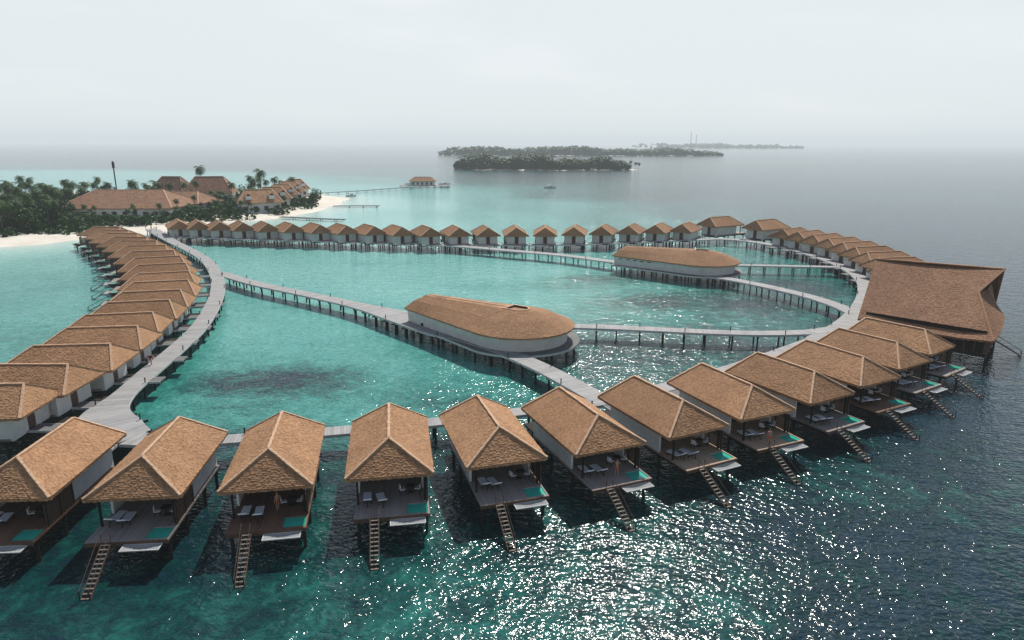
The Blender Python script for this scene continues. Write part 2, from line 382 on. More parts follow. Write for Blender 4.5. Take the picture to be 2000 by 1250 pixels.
def boardwalk(px, label, z=DZ, w=3.0, step=3.2, lights=True, mat=None, cat="boardwalk"):
    wk[0] += 1; z = z + .006*wk[0]
    pts = []
    for q in px:
        p = P(q[0], q[1], z); pts.append((p.x, p.y, q[2] if len(q) > 2 else w))
    sp = spline(pts)
    root = obj("boardwalk", None, None, (sp[0][0], sp[0][1], 0), 0, label, cat, "boardwalks of the lagoon")
    o0 = Vector((sp[0][0], sp[0][1], 0))
    v = []; f = []; m = []; uv = {}; acc = 0; nrm = []
    for i, s in enumerate(sp):
        a = sp[max(i-1,0)]; b = sp[min(i+1,len(sp)-1)]
        t = Vector((b[0]-a[0], b[1]-a[1], 0)).normalized(); nn = Vector((-t.y, t.x, 0)); nrm.append((t, nn))
    bents = []; last = 1.0
    for i, s in enumerate(sp):
        t, nn = nrm[i]; c = Vector((s[0], s[1], 0))-o0; hw = s[2]/2
        if i: acc += math.dist(s[:2], sp[i-1][:2])
        for (off, zz) in ((-hw, z), (hw, z), (hw+.02, z-.03), (hw+.02, z-.32), (-hw-.02, z-.32), (-hw-.02, z-.03)):
            uv[len(v)] = (acc, off); p = c+nn*off; v.append((p.x, p.y, zz))
        if acc-last > step: last = acc; bents.append((c, t, s[2]))
    K = 6
    for i in range(len(sp)-1):
        a = i*K; b = a+K
        for (p, q, mm) in ((0,1,0),(1,2,1),(2,3,1),(3,4,2),(4,5,1),(5,0,1)):
            f.append((a+p, a+q, b+q, b+p)); m.append(mm)
    x = MB(); x.v = v; x.f = f; x.m = m; x.mats = [mat or WALK, FASCIA, PILE]; x.uv = uv
    obj("deck", x.mesh("boardwalk_deck"), root)
    for i, (c, t, w_) in enumerate(bents[:99]):
        o = obj("stilt", M_BENT, root, (c.x, c.y, z-DZ-.01), math.atan2(t.y, t.x)-math.pi/2)
        o.scale = (max(.6, (w_-.7)/2), 1, 1)
        if lights and i % 2 == 0:
            nn = Vector((-t.y, t.x, 0)); p = c+o0+nn*(w_/2-.12)*(1 if (i//2) % 2 else -1); p.z = z
            obj("path_light", M_BOLL, None, p, 0, "short dark bollard light at the boardwalk edge", "path light", "bollard lights along the boardwalk")
boardwalk([(300,449,4),(335,470,3.2),(375,490),(405,510),(423,538),(425,568),(412,602),(385,642),(340,684),(290,726),(240,770),(206,806,5),(214,836,6.5),(262,853,4)], "curved pale timber boardwalk on dark stilts by the beach villas", w=2.8)
boardwalk([(255,855,3.2),(330,861,2.4),(440,857,2.2),(640,842,2.2),(830,825,2.2),(1000,805,2.2),(1130,789,2.4),(1175,782),(1290,758),(1420,722),(1510,693),(1600,660)], "curved narrow boardwalk linking the seaward villas", w=2.6)
boardwalk([(1590,663),(1645,634,3.2),(1678,602,3.2),(1691,572,3.2),(1684,546),(1650,522),(1600,502),(1530,482),(1450,469),(1400,466)], "curved pale boardwalk beside the large thatched restaurant")
boardwalk([(1405,466),(1300,470),(1200,474),(1100,477),(1000,477.5),(900,476),(800,474),(600,469),(450,465),(330,459),(292,447)], "long boardwalk serving the far row of villas", w=2.8, step=3.6)
boardwalk([(850,476.5),(920,482),(1000,489),(1100,498),(1200,511),(1300,525),(1440,547),(1560,573),(1630,594),(1672,613)], "boardwalk crossing the lagoon past the small pavilion")
boardwalk([(428,532),(500,553),(600,574),(700,596,3.6),(780,617,6),(850,643,5),(920,665),(990,688),(1060,718),(1130,755),(1185,786)], "boardwalk crossing the lagoon to the oval pavilion")
boardwalk([(1112,636),(1180,638),(1250,641),(1400,648),(1500,650),(1590,647),(1650,637)], "straight boardwalk link with evenly spaced dark stilts", w=2.6)
boardwalk([(1430,517),(1540,519),(1636,521)], "short boardwalk link from the small pavilion", w=2.2)
boardwalk([(598,378.5),(700,372.5),(790,366),(878,360.5)], "long low jetty reaching out from the sand spit", z=1.4, w=2.4, step=7, lights=False, mat=DARK, cat="jetty")
boardwalk([(650,402),(700,401.5),(741,401.5)], "low dark jetty over shallow water", z=.9, w=2.6, step=6, lights=False, mat=DARK, cat="jetty")
boardwalk([(548,423),(610,426),(672,428.5)], "low dark jetty beside the sand spit", z=.9, w=2.4, step=6, lights=False, mat=DARK, cat="jetty")

# ------------------------------------------------------------------ oval pavilions
def loop_pts(r, Lx, w, n=40, phi=76):
    out = []
    ph = math.radians(phi)
    A = (Lx, w); C = (r*math.cos(ph), r*math.sin(ph))
    for i in range(14): out.append((A[0]+(C[0]-A[0])*i/14, A[1]+(C[1]-A[1])*i/14))
    for i in range(n+1):
        a = ph + (2*math.pi-2*ph)*i/n; out.append((r*math.cos(a), r*math.sin(a)))
    for i in range(1, 15): out.append((C[0]+(A[0]-C[0])*i/14, -C[1]+(-A[1]+C[1])*i/14))
    return out
def pavilion(center, ang, label, windows):
    e = obj("oval_pavilion", None, None, center, ang, label, "pavilion", "thatched oval pavilions in the lagoon")
    Lx = 22; ZE = 4.55
    ev = loop_pts(8.6, Lx, 3.4)
    def med(p): return (min(max(p[0], 0), Lx-3.0), 0)
    def inset(p, k): 
        m = med(p); return (m[0]+(p[0]-m[0])*k, m[1]+(p[1]-m[1])*k)
    def zu(p): return 7.0 - .02*max(0, p[0])
    def mk(pts, fz):
        n = len(pts)-1
        def fn(s):
            x = s*n; i = min(int(x), n-1); t = x-i
            a = Vector((*pts[i], fz(pts[i]))); b = Vector((*pts[i+1], fz(pts[i+1]))); return a.lerp(b, t)
        return fn
    K_UP = .17
    up = [inset(p, K_UP) for p in ev]
    mid = [inset(p, .62) for p in ev]
    mb = MB()
    ze = lambda p: ZE
    zm = lambda p: ZE+(zu(p)-ZE)*.62
    for k in range(0, len(ev)-1, 4):
        a = ev[k:k+5]; b = mid[k:k+5]; c = up[k:k+5]
        thatch(mb, mk(a, ze), mk(b, zm), THATCH)
        thatch(mb, mk(b, zm), mk(c, zu), THATCH, fringe=False)
    thatch(mb, seg((Lx, -3.4, ZE), (Lx, 3.4, ZE)), seg((*up[-1], zu(up[-1])), (*up[0], zu(up[0]))), THATCH)
    for i in range(14):
        a, b = up[i], up[i+1]; c, d = up[-2-i], up[-1-i]
        mb.face([(a[0],a[1],zu(a)+.03),(b[0],b[1],zu(b)+.03),(c[0],c[1],zu(c)+.03),(d[0],d[1],zu(d)+.03)], THATCH)
    for (p, q) in (((Lx,3.4,ZE+.05), (*up[0], zu(up[0])+.05)), ((Lx,-3.4,ZE+.05), (*up[-1], zu(up[-1])+.05))): mb.beam(p, q, .24, .1, RIDGE)
    mb.beam((*med(up[0]), zu(up[0])+.08), (2.0, 0, zu((2,0))+.08), .3, .1, RIDGE)
    inn = [inset(p, .8) for p in ev]
    for i in range(len(ev)-1):
        mb.face([(*ev[i], ZE-.07), (*ev[i+1], ZE-.07), (*inn[i+1], ZE-.07), (*inn[i], ZE-.07)], DARK)
    obj("roof", mb.mesh("pavilion_roof"), e)
    mb = MB(); rim = [inset(p, K_UP) for p in ev][14:55]
    for i in range(len(rim)-1):
        mb.beam((*rim[i], 7.03), (*rim[i+1], 7.03), .24, .12, RIDGE)
    mb.face([(p[0], p[1], 6.75) for p in rim], THATCH_D)
    mb.beam((rim[0][0], rim[0][1], 7.02), (rim[-1][0], rim[-1][1], 7.02), .3, .14, RIDGE)
    obj("roof_opening", mb.mesh("roof_opening"), e)
    mb = MB(); w0 = [inset(p, .9) for p in ev]; w1 = [inset(p, .87) for p in ev]
    for i in range(len(w0)-1):
        mb.face([(*w1[i], DZ), (*w1[i+1], DZ), (*w0[i+1], ZE+.05), (*w0[i], ZE+.05)], WHITE)
    mb.face([(*w1[-1], DZ), (*w1[0], DZ), (*w0[0], ZE+.05), (*w0[-1], ZE+.05)], WHITE)
    obj("wall", mb.mesh("pavilion_wall"), e)
    mb = MB(); d0 = [inset(p, 1.1) for p in ev]; d0 = [(p[0], p[1]) for p in d0]
    mb.face([(p[0], p[1], DZ-.012) for p in d0], WALK)
    for i in range(len(d0)-1):
        mb.face([(*d0[i], DZ-.35), (*d0[i+1], DZ-.35), (*d0[i+1], DZ-.012), (*d0[i], DZ-.012)], FASCIA)
    mb.face([(p[0], p[1], DZ-.36) for p in d0], DARK)
    obj("terrace", mb.mesh("pavilion_terrace"), e)
    for i in range(2, len(d0)-1, 4):
        p = inset(ev[i], 1.02); obj("stilt", M_STILT, e, (p[0], p[1], 0))
        q = inset(ev[i], .6); obj("stilt", M_STILT, e, (q[0], q[1], 0))
    for sgn, base in ((1, ev[:15]), (-1, ev[-15:])):
        a = Vector((*inset(base[0], .905), 0)); b = Vector((*inset(base[-1], .905), 0))
        lo, hi = (a, b)
        t = (hi-lo).normalized(); ang2 = math.atan2(t.y, t.x)
        if windows:
            mb = MB(); mb.box(-.5, .5, -.05, .05, -.08, .08, GLASS); mb.box(-.52, .52, -.04, .04, -.11, -.08, DARK); wm = mb.mesh("window")
            for k in range(5):
                c = lo.lerp(hi, .1+.1*k); c.z = 3.9; obj("window", wm, e, c, ang2)
        else:
            mb = MB(); mb.box(-.4, .4, -.06, .06, 0, 2.0, DARK); mb.box(-.46, .46, -.05, .05, 2.0, 2.06, SCREEN)
            c = lo.lerp(hi, .22); c.z = DZ; obj("door", mb.mesh("door"), e, c+Vector((0, -.14*sgn, 0)), ang2)
    return e
pavilion(Vector((1.2, 103.8, 0)), math.atan2(13, -17.5), "oval thatched pavilion with white curved wall and roof opening", False)
pavilion(Vector((46.5, 164.5, 0)), math.atan2(10.5, -20), "oval thatched pavilion with a row of small high windows", True)

# ------------------------------------------------------------------ large restaurant
e0 = P(1675,622,4.6); e1 = P(1940,667,4.6); r0 = P(1711,506,12.3); r1 = P(1963,526,12.3)
nk = P(1911,571,9.6); lowp = P(1961,616,6.2)
cen = (e0+e1+r0+r1)/4; cen.z = 0
e = obj("thatched_restaurant", None, None, cen, 0, "large restaurant with a sweeping peaked thatched roof on stilts", "restaurant")
mb = MB()
def q(p): return Vector(p)-cen
back = (r0+r1)/2 - (e0+e1)/2; back.z = 0
le = q(e0); re = q(e1); rl = q(r0); rr = q(r1); kn = q(nk)
b0 = q(e0+back*1.9); b1 = q(e1+back*1.55); b0.z = b1.z = 4.6
def bez(a, b, c): 
    a, b, c = Vector(a), Vector(b), Vector(c)
    return lambda s: a*(1-s)**2+b*2*s*(1-s)+c*s*s
rm = rl.lerp(rr, .72)+Vector((0,0,-.25)); em = le.lerp(re, .8)+Vector((0,0,-.3))
thatch(mb, bez(le, le.lerp(em,.5)+Vector((0,0,-.35)), em), bez(rl, rl.lerp(rm,.5)+Vector((0,0,-.35)), rm), THATCH_D, .3, .25)
thatch(mb, seg(em, re), seg(rm.lerp(em, .3), kn), THATCH_D, .3, .25)
thatch(mb, seg(rm.lerp(em, .3), kn), seg(rm, rr), THATCH_D, .3, .25, fringe=False)
thatch(mb, seg(b1, b0), seg(rr, rl), THATCH_D, .6, .6)
low = q(lowp); gk = kn+(low-kn)*.25+back*.35; gk.z = kn.z-.6
mb.face([kn, rr, gk], DARK)
thatch(mb, bez(re, re.lerp(low,.5)+(re-le).normalized()*.8, low), seg(kn, gk), THATCH_D, .3, .25)
thatch(mb, seg(low, b1), seg(gk, gk.lerp(rr,.3)), THATCH_D, .5, .5)
thatch(mb, seg(b0, le), seg(rl, rl), THATCH_D, .5, .5)
n = 14
for i in range(n): mb.beam(rl.lerp(rr, i/n)+Vector((0,0,.08)), rl.lerp(rr,(i+1)/n)+Vector((0,0,.08)), .4, .16, THATCH)
for a, b in ((rr, kn), (kn, re)):
    mb.beam(a+Vector((0,0,.05)), b+Vector((0,0,.05)), .3, .15, THATCH_D)
obj("roof", mb.mesh("restaurant_roof"), e)
mb = MB()
ctr = (le+re+b0+b1)/4
lw = Vector((low.x, low.y, 4.6))
ring = [(p-ctr)*.9+ctr for p in (le, re, lw, b1, b0)]
for i in range(5):
    a = ring[i]; b = ring[(i+1)%5]
    mb.face([(a.x,a.y,DZ-.3),(b.x,b.y,DZ-.3),(b.x,b.y,5.6),(a.x,a.y,5.6)], DARK)
    nb = max(2, int((a-b).length/1.2))
    for k in range(nb):
        p = a.lerp(b, k/nb); mb.beam((p.x,p.y,DZ-.3), (p.x,p.y,4.9), .2, .2, SCREEN)
obj("wall", mb.mesh("restaurant_wall"), e)
mb = MB(); rg = [(p-ctr)*.94+ctr for p in (le, re, lw, b1, b0)]
mb.face([(p.x,p.y,DZ-.02) for p in rg], DECKB); mb.face([(p.x,p.y,DZ-.4) for p in rg], DARK)
for i in range(5):
    a = rg[i]; b = rg[(i+1)%5]; mb.face([(a.x,a.y,DZ-.4),(b.x,b.y,DZ-.4),(b.x,b.y,DZ-.02),(a.x,a.y,DZ-.02)], DARK)
obj("deck", mb.mesh("restaurant_deck"), e)
for i in range(5):
    a = rg[i]; b = rg[(i+1)%5]; k = max(2, int((a-b).length/3.5))
    for j in range(k):
        p = a.lerp(b, j/k); obj("stilt", M_STILT, e, (p.x, p.y, 0))
dd = (rg[1]-rg[0]).normalized(); ra = math.atan2(dd.y, dd.x)-math.pi/2
ld = obj("ladder", M_LADDER, e, (0,0,0), ra+.35); R = Matrix.Rotation(ra+.35, 4, 'Z')
pp = rg[2] - R @ Vector((1.3, 9.3, 0)); ld.location = (pp.x, pp.y, 0)

# ------------------------------------------------------------------ vegetation
def leafquad(mb, c, s, mat, flat=.5):
    a = Vector((random.gauss(0,1), random.gauss(0,1), random.gauss(0,1)*flat)).normalized()
    b = a.cross(Vector((random.gauss(0,1), random.gauss(0,1), random.gauss(0,1)))).normalized()
    mb.face([c-a*s, c+b*s*.55, c+a*s, c-b*s*.55], mat)
def palm_meshes(h, lean, nf, seed):
    random.seed(seed)
    tb = MB(); pts = [Vector((lean*(t/6)**1.6, lean*.3*(t/6)**2, h*t/6)) for t in range(7)]
    for i in range(6): 
        tb.beam(pts[i], pts[i+1], .42-.035*i, .42-.035*i, TRUNK, 7)
    top = pts[-1]; cb = MB()
    for k in range(nf):
        an = 2*math.pi*k/nf+random.uniform(-.25,.25); el = random.choice([1.0, .7, .35, 0, -.3])+random.uniform(-.1,.1)
        L = random.uniform(2.8, 4.0); n = 9
        d = Vector((math.cos(an), math.sin(an), 0)); side = Vector((-d.y, d.x, 0))
        p = top.copy(); e_ = el
        for j in range(n):
            st = d*math.cos(e_)*L/n + Vector((0,0,math.sin(e_)*L/n)); p2 = p+st; e_ -= .22
            w = 1.0*math.sin(math.pi*(j+1.2)/(n+1.5))+.12
            for sgn in (-1, 1):
                tip = p2+side*sgn*w+Vector((0,0,-w*.45))+st*.8
                cb.face([p, p.lerp(p2,.75), tip], LEAF)
            cb.face([p-side*.05, p+side*.05, p2+side*.04, p2-side*.04], LEAF)
            p = p2
    for k in range(7):
        a = random.uniform(0, 6.28); leafquad(cb, top+Vector((math.cos(a)*.35, math.sin(a)*.35, -.3)), .35, TRUNK)
    return tb.mesh("palm_trunk"), cb.mesh("palm_crown")
def tree_meshes(h, seed):
    random.seed(seed); tb = MB(); cb = MB()
    tb.beam((0,0,-.3), (.2,.1,h*.45), .5, .5, TRUNK, 7)
    cl = []
    for k in range(8):
        a = 2*math.pi*k/8; c = Vector((math.cos(a)*h*.32*random.uniform(.6,1.2), math.sin(a)*h*.32*random.uniform(.6,1.2), h*random.uniform(.4,.8)))
        tb.beam((.2,.1,h*.43), c, .18, .18, TRUNK, 5); cl.append(c)
    cl.append(Vector((0,0,h*.88)))
    for c in cl:
        R = h*random.uniform(.17,.26)
        for i in range(80):
            v = Vector((random.gauss(0,1), random.gauss(0,1), random.gauss(0,.7))).normalized()*R*random.uniform(.6,1.05)
            leafquad(cb, c+v, random.uniform(.3,.6), LEAF2)
    return tb.mesh("tree_trunk"), cb.mesh("tree_crown")
PALMS = [palm_meshes(11, 1.2, 22, 1), palm_meshes(9, -1.8, 20, 2), palm_meshes(12.5, .6, 24, 3), palm_meshes(8, 2.0, 18, 4)]
TREES = [tree_meshes(8, 5), tree_meshes(6.5, 6), tree_meshes(9.5, 8)]
random.seed(11)
def inpoly(x, y, poly):
    c = False; n = len(poly)
    for i in range(n):
        a = poly[i]; b = poly[i-1]
        if (a[1] > y) != (b[1] > y) and x < (b[0]-a[0])*(y-a[1])/(b[1]-a[1])+a[0]: c = not c
    return c
def wpoly(px, z=0): return [tuple(P(a, b, z)[:2]) for a, b in px]
ISL = wpoly([(-500,500),(0,484),(90,479),(140,470),(230,462),(330,453),(430,438),(520,430),(590,420),(635,408),(668,396),(682,387),(645,382),(600,379.5),(520,377),(400,374),(200,374),(0,378),(-500,382)])
VEG = wpoly([(-350,482),(0,464),(60,460),(140,456),(200,450),(270,442),(330,436),(430,429),(500,424),(570,413),(618,401),(614,390),(570,384),(480,382),(300,380),(0,384),(-300,388)], 1)
def sdist(X, Y, poly):
    best = np.full(X.shape, 1e9); 
    for i in range(len(poly)):
        ax, ay = poly[i-1]; bx, by = poly[i]; dx, dy = bx-ax, by-ay
        t = np.clip(((X-ax)*dx+(Y-ay)*dy)/(dx*dx+dy*dy+1e-9), 0, 1)
        best = np.minimum(best, np.hypot(X-ax-t*dx, Y-ay-t*dy))
    ins = np.zeros(X.shape, bool)
    for i in range(len(poly)):
        ax, ay = poly[i]; bx, by = poly[i-1]
        if ay == by: continue
        ins ^= ((ay > Y) != (by > Y)) & (X < (bx-ax)*(Y-ay)/(by-ay)+ax)
    return np.where(ins, best, -best)
def ground(name, poly, x0, x1, y0, y1, st, slope, top, label, mat):
    xs = np.arange(x0, x1, st); ys = np.arange(y0, y1, st); X, Y = np.meshgrid(xs, ys)
    D = sdist(X, Y, poly) + 1.2*np.sin(X*.13)+1.0*np.sin(Y*.17+X*.05)
    Z = np.clip(D*slope, -.6, top)
    nx, ny = len(xs), len(ys)
    v = list(zip(X.ravel().tolist(), Y.ravel().tolist(), Z.ravel().tolist()))
    f = [(j*nx+i, j*nx+i+1, (j+1)*nx+i+1, (j+1)*nx+i) for j in range(ny-1) for i in range(nx-1)]
    me = bpy.data.meshes.new(name); me.from_pydata(v, [], f); me.materials.append(mat)
    me.polygons.foreach_set('use_smooth', [True]*len(f)); me.update()
    o = obj(name, me, None, kind="structure", label=label, category="ground"); return o
ground("beach_ground", ISL, -520, -40, 190, 520, 3, .09, 1.0, "pale sand beach and island ground", SAND)

BLD = []
def hip_house(px, py, zbase_for_px, L, W, ze, zr, dirv, label, name="island_house", mat=THATCH, dormers=0, group=None, rowh=.7):
    c = P(px, py, zbase_for_px); c.z = 0
    rz = math.atan2(dirv[1], dirv[0])-math.pi/2
    e = obj(name, None, None, c, rz, label, "building", group)
    mb = MB(); hip_roof(mb, W/2, -L/2, L/2, ze, zr, W*.3, W*.3, mat, rowh, rowh, cap=.5); obj("roof", mb.mesh("house_roof"), e)
    mb = MB(); mb.box(-W/2+1.2, W/2-1.2, -L/2+1.2, L/2-1.2, .4, ze-.15, WHITE); obj("wall", mb.mesh("house_wall"), e)
    mb = MB(); mb.box(-.06, .06, -.8, .8, 0, 1.9, GLASS); mb.box(-.08, .08, -.9, -.8, 0, 1.9, DARK); mb.box(-.08, .08, .8, .9, 0, 1.9, DARK); wm = mb.mesh("window")
    k = max(2, int(L/4.5))
    for s in (-1, 1):
        for i in range(k):
            y = -L/2+1.2+(L-2.4)*(i+.5)/k
            obj("window", wm, e, (s*(W/2-1.19), y, max(1.2, ze-3.4)))
    for i in range(dormers):
        y = -L/2+L*(i+.5)/dormers
        for s in (-1, 1):
            mb = MB(); x0 = s*W*.14; x1 = s*W*.42; zt = ze+(zr-ze)*.75
            tp = (x1, y, zt); ba = (x0, y, zt)
            for t in (-1, 1):
                mb.face([ba, tp, (x1, y+t*1.5, zt-1.2), (x0, y+t*1.5, zt-1.2)], mat)
            mb.box(min(x1*.88,x1*.99), max(x1*.88,x1*.99), y-1.3, y+1.3, zt-2.6, zt-1.0, WHITE)
            obj("dormer", mb.mesh("dormer"), e)
    BLD.append((c.x, c.y, max(L, W)*.5)); return e
hip_house(258, 403, 4, 50, 34, 4.5, 11.4, (1, .05), "large low resort building with broad brown thatched roof", "resort_building", THATCH_D, rowh=.8)
hip_house(365, 396, 4, 26, 22, 4.5, 9.4, (1, -.15), "low resort building with brown thatched roof among palms", "resort_building", THATCH_D, rowh=.8)
hip_house(412, 377, 5, 26, 19, 5.5, 14.0, (1, .2), "tall thatched resort hall among palms", "resort_building", THATCH_D, rowh=.8)
hip_house(338, 374, 5, 20, 15, 6, 13.4, (1, -.1), "tall thatched resort hall behind palms", "resort_building", THATCH_D, rowh=.8)
for (x, y, l, zr) in ((508, 414, 20, 11.2), (534, 405, 17, 11), (552, 397, 16, 11), (566, 389.5, 16, 11), (577, 383, 16, 11)):
    hip_house(x, y, 1, l, 14, 5.6, zr, (1, .5), "two storey white beach house with thatched roof and dormers", "beach_house", THATCH, 2, "beach houses beside the sand spit")
c = P(826, 362, 1.4); e = obj("jetty_pavilion", None, None, (c.x, c.y, 0), 0, "white jetty pavilion with thatched roof on stilts over shallow water", "pavilion")
mb = MB(); hip_roof(mb, 4.5, -10, 10, 4.6, 7.6, 4, 4, THATCH, .7, .7); me = mb.mesh("pavilion_roof"); obj("roof", me, e, rz=math.pi/2)
mb = MB(); mb.box(-8.8, 8.8, -3.4, 3.4, 1.5, 4.45, WHITE)
for i in range(5): mb.box(-7.5+i*3.4, -6.2+i*3.4, -3.46, -3.4, 2.0, 3.8, GLASS)
obj("wall", mb.mesh("wall"), e)
mb = MB(); mb.box(-17, 20, -5.5, 5.5, 1.2, 1.48, DECKG); obj("deck", mb.mesh("deck"), e)
for x in range(-16, 20, 5):
    for y in (-4.5, 4.5): 
        s = obj("stilt", M_STILT, e, (x, y, -.55))

mb = MB(); b = P(232, 400, 1)
mb.beam((0,0,0), (0,0,22), .6, .6, CONC, 8)
for k in range(3):
    a = k*2.1; mb.beam((math.cos(a)*.45, math.sin(a)*.45, 18.6), (math.cos(a)*.45, math.sin(a)*.45, 21.6), .35, .3, CONC, 4)
    mb.beam((0,0,19.5), (math.cos(a)*.45, math.sin(a)*.45, 19.5), .12, .12, CONC, 4)
obj("antenna_mast", mb.mesh("antenna_mast"), None, (b.x, b.y, .8), 0, "tall dark communications mast above the palms", "mast")

def clear(x, y, pad=0): return all(math.hypot(x-a, y-b) > r+pad for a, b, r in BLD)
def put_tree(x, y, kind, sc, group, z=.8, lab=None):
    tm, cm = kind; pal = kind in PALMS
    e = obj("palm_tree" if pal else "broadleaf_tree", None, None, (x, y, z), random.uniform(0, 6.28),
            lab or ("coconut palm with drooping fronds on the sandy island" if pal else "dense green broadleaf tree on the sandy island"), "palm tree" if pal else "tree", group)
    e.scale = (sc, sc, sc); obj("trunk", tm, e); obj("crown", cm, e)
vx = [p[0] for p in VEG]; vy = [p[1] for p in VEG]
def isfront(x, y): return any(abs(x-a*y/b) < r*1.0 and y < b for a, b, r in BLD)
mast = (b.x, b.y)
n = 0; tries = 0
while n < 250 and tries < 9000:
    tries += 1
    x = random.uniform(-285, max(vx)); y = random.uniform(min(vy), max(vy)-10)
    if x/y < -.82 or abs(x/y-mast[0]/mast[1]) < .006: continue
    if not inpoly(x, y, VEG) or not clear(x, y, -3): continue
    if y > 340 and random.random() < .5: continue
    put_tree(x, y, random.choice(PALMS), random.uniform(.42, .6) if isfront(x, y) else random.uniform(.75, 1.05), "palm trees on the island"); n += 1
n = 0
while n < 170:
    x = random.uniform(-285, max(vx)); y = random.uniform(min(vy), max(vy)-60)
    if x/y < -.82: continue
    if not inpoly(x, y, VEG) or not clear(x, y, -2): continue
    put_tree(x, y, random.choice(TREES), random.uniform(.33, .48) if isfront(x, y) else random.uniform(.65, 1.0), "broadleaf trees on the island"); n += 1
for (px, py, s) in ((397, 385, 1.35), (512, 394, 1.3), (572, 386, .9), (540, 390, .95), (192, 402, .9), (385, 397, .9), (362, 398, .85), (335, 400, .85), (500, 398, 1.0), (455, 402, .9)):
    p = P(px, py, 1); put_tree(p.x, p.y, PALMS[2], s, "palm trees on the island", lab="tall coconut palm standing above the resort roofs")
mb = MB(); n = 0
while n < 900:
    x = random.uniform(-300, max(vx)); y = random.uniform(min(vy), max(vy)-40)
    if not inpoly(x, y, VEG) or not clear(x, y, 0): continue
    n += 1; hh = random.uniform(1.0, 3.0)
    for i in range(42):
        v = Vector((random.gauss(0,1), random.gauss(0,1), abs(random.gauss(0,1)))).normalized()
        leafquad(mb, Vector((x+v.x*3.6, y+v.y*3.6, .8+v.z*hh)), random.uniform(.6,1.2), LEAF2)
obj("shrubbery", mb.mesh("shrubbery"), None, label="dense green undergrowth beneath the palms", category="undergrowth", kind="stuff")

def forest(name, poly, count, h0, h1, q, label, tex=45):
    mb = MB(); xs = [p[0] for p in poly]; ys = [p[1] for p in poly]; n = 0
    while n < count:
        x = random.uniform(min(xs), max(xs)); y = random.uniform(min(ys), max(ys))
        if not inpoly(x, y, poly): continue
        u = (x-min(xs))/(max(xs)-min(xs))
        n += 1; h = random.uniform(h0, h1)*(1-.35*u)*(1-.55*abs(2*u-1)**5)*(1+.18*math.sin(u*17)+.1*math.sin(u*41))
        if random.random() < .5:
            R = h*.36
            for i in range(tex):
                v = Vector((random.gauss(0,1), random.gauss(0,1), random.gauss(0,1))).normalized()
                leafquad(mb, Vector((x+v.x*R, y+v.y*R, h*.45+v.z*h*.42)), q*random.uniform(.7,1.25), LEAF2)
        else:
            mb.beam((x,y,0), (x+random.uniform(-1,1),y,h), .5, .5, TRUNK, 4)
            for k in range(13):
                an = random.uniform(0, 6.28); L = q*2.4; el = random.uniform(-.1,.9)
                d = Vector((math.cos(an), math.sin(an), 0)); sd = Vector((-d.y, d.x, 0)); t = Vector((x, y, h))
                m = t+d*L*.5*math.cos(el)+Vector((0,0,L*.5*math.sin(el))); e_ = m+d*L*.55+Vector((0,0,-L*.25))
                mb.face([t, m+sd*q*.4, e_, m-sd*q*.4], LEAF)
    obj(name, mb.mesh(name), None, label=label, category="forest", kind="stuff")
def ell(cx, cy, rx, ry, n=28, wob=.12, sd=0):
    return [(cx+rx*math.cos(a)*(1+wob*math.sin(3*a+sd)), cy+ry*math.sin(a)*(1+wob*math.sin(2*a+sd))) for a in [2*math.pi*i/n for i in range(n)]]
a = P(885,327); b = P(1238,333); cx = (a.x+b.x)/2; rx = (b.x-a.x)/2
I1 = ell(cx, 888, rx*.98, 38, sd=1, wob=.08); ground("island_ground", ell(cx, 888, rx, 39, sd=1, wob=.08), cx-rx*1.3, cx+rx*1.3, 800, 980, 6, .12, 1.0, "sandy ground of a wooded islet", SAND)
forest("island_forest", I1, 600, 10, 20, 1.9, "dense dark green palm forest covering a small islet")
for px, py in ((1222,333),(1232,333.5),(1240,333),(1246,334),(1212,332)):
    p = P(px, py); put_tree(p.x, p.y, random.choice(PALMS), 1.0, "palms at the tip of the islet", .3, "lone coconut palm at the tip of a wooded islet")
cx2 = P(1118,304).x
I2 = ell(cx2, 1950, 395, 80, sd=2, wob=.08); ground("island_ground", ell(cx2, 1950, 397, 82, sd=2, wob=.08), -340, 760, 1780, 2120, 15, .1, 1.0, "ground of a long wooded island", SAND)
forest("island_forest", I2, 1000, 12, 24, 4.0, "long hazy wooded island across the water", 22)
cx = 5200*(1385-1000)/1333
I3 = ell(cx, 5200, 620, 130, sd=3, wob=.1); forest("island_forest", I3, 420, 12, 34, 9, "faint inhabited island near the horizon", 14)
ground("island_ground", I3, cx-800, cx+800, 5000, 5400, 40, .05, 1.5, "ground of a faint distant island", SAND)
for px, hh in ((1337, 118), (1347, 98)):
    mb = MB(); w = 3.0
    for sx in (-1, 1):
        for sy in (-1, 1): mb.beam((sx*w, sy*w, 0), (sx*.8, sy*.8, hh), .9, .9, CONC)
    for k in range(10):
        t = k/10; ww = w*(1-t)+.8*t; z = hh*t; z2 = hh*(k+1)/10; w2 = w*(1-(k+1)/10)+.8*(k+1)/10
        mb.beam((-ww,-ww,z), (w2,-w2,z2), .5, .5, CONC); mb.beam((ww,-ww,z), (-w2,-w2,z2), .5, .5, CONC)
    obj("lattice_mast", mb.mesh("lattice_mast"), None, (5150*(px-1000)/1333, 5150, 0), 0, "tall thin lattice radio mast on the far island", "radio mast", "radio masts on the far island")

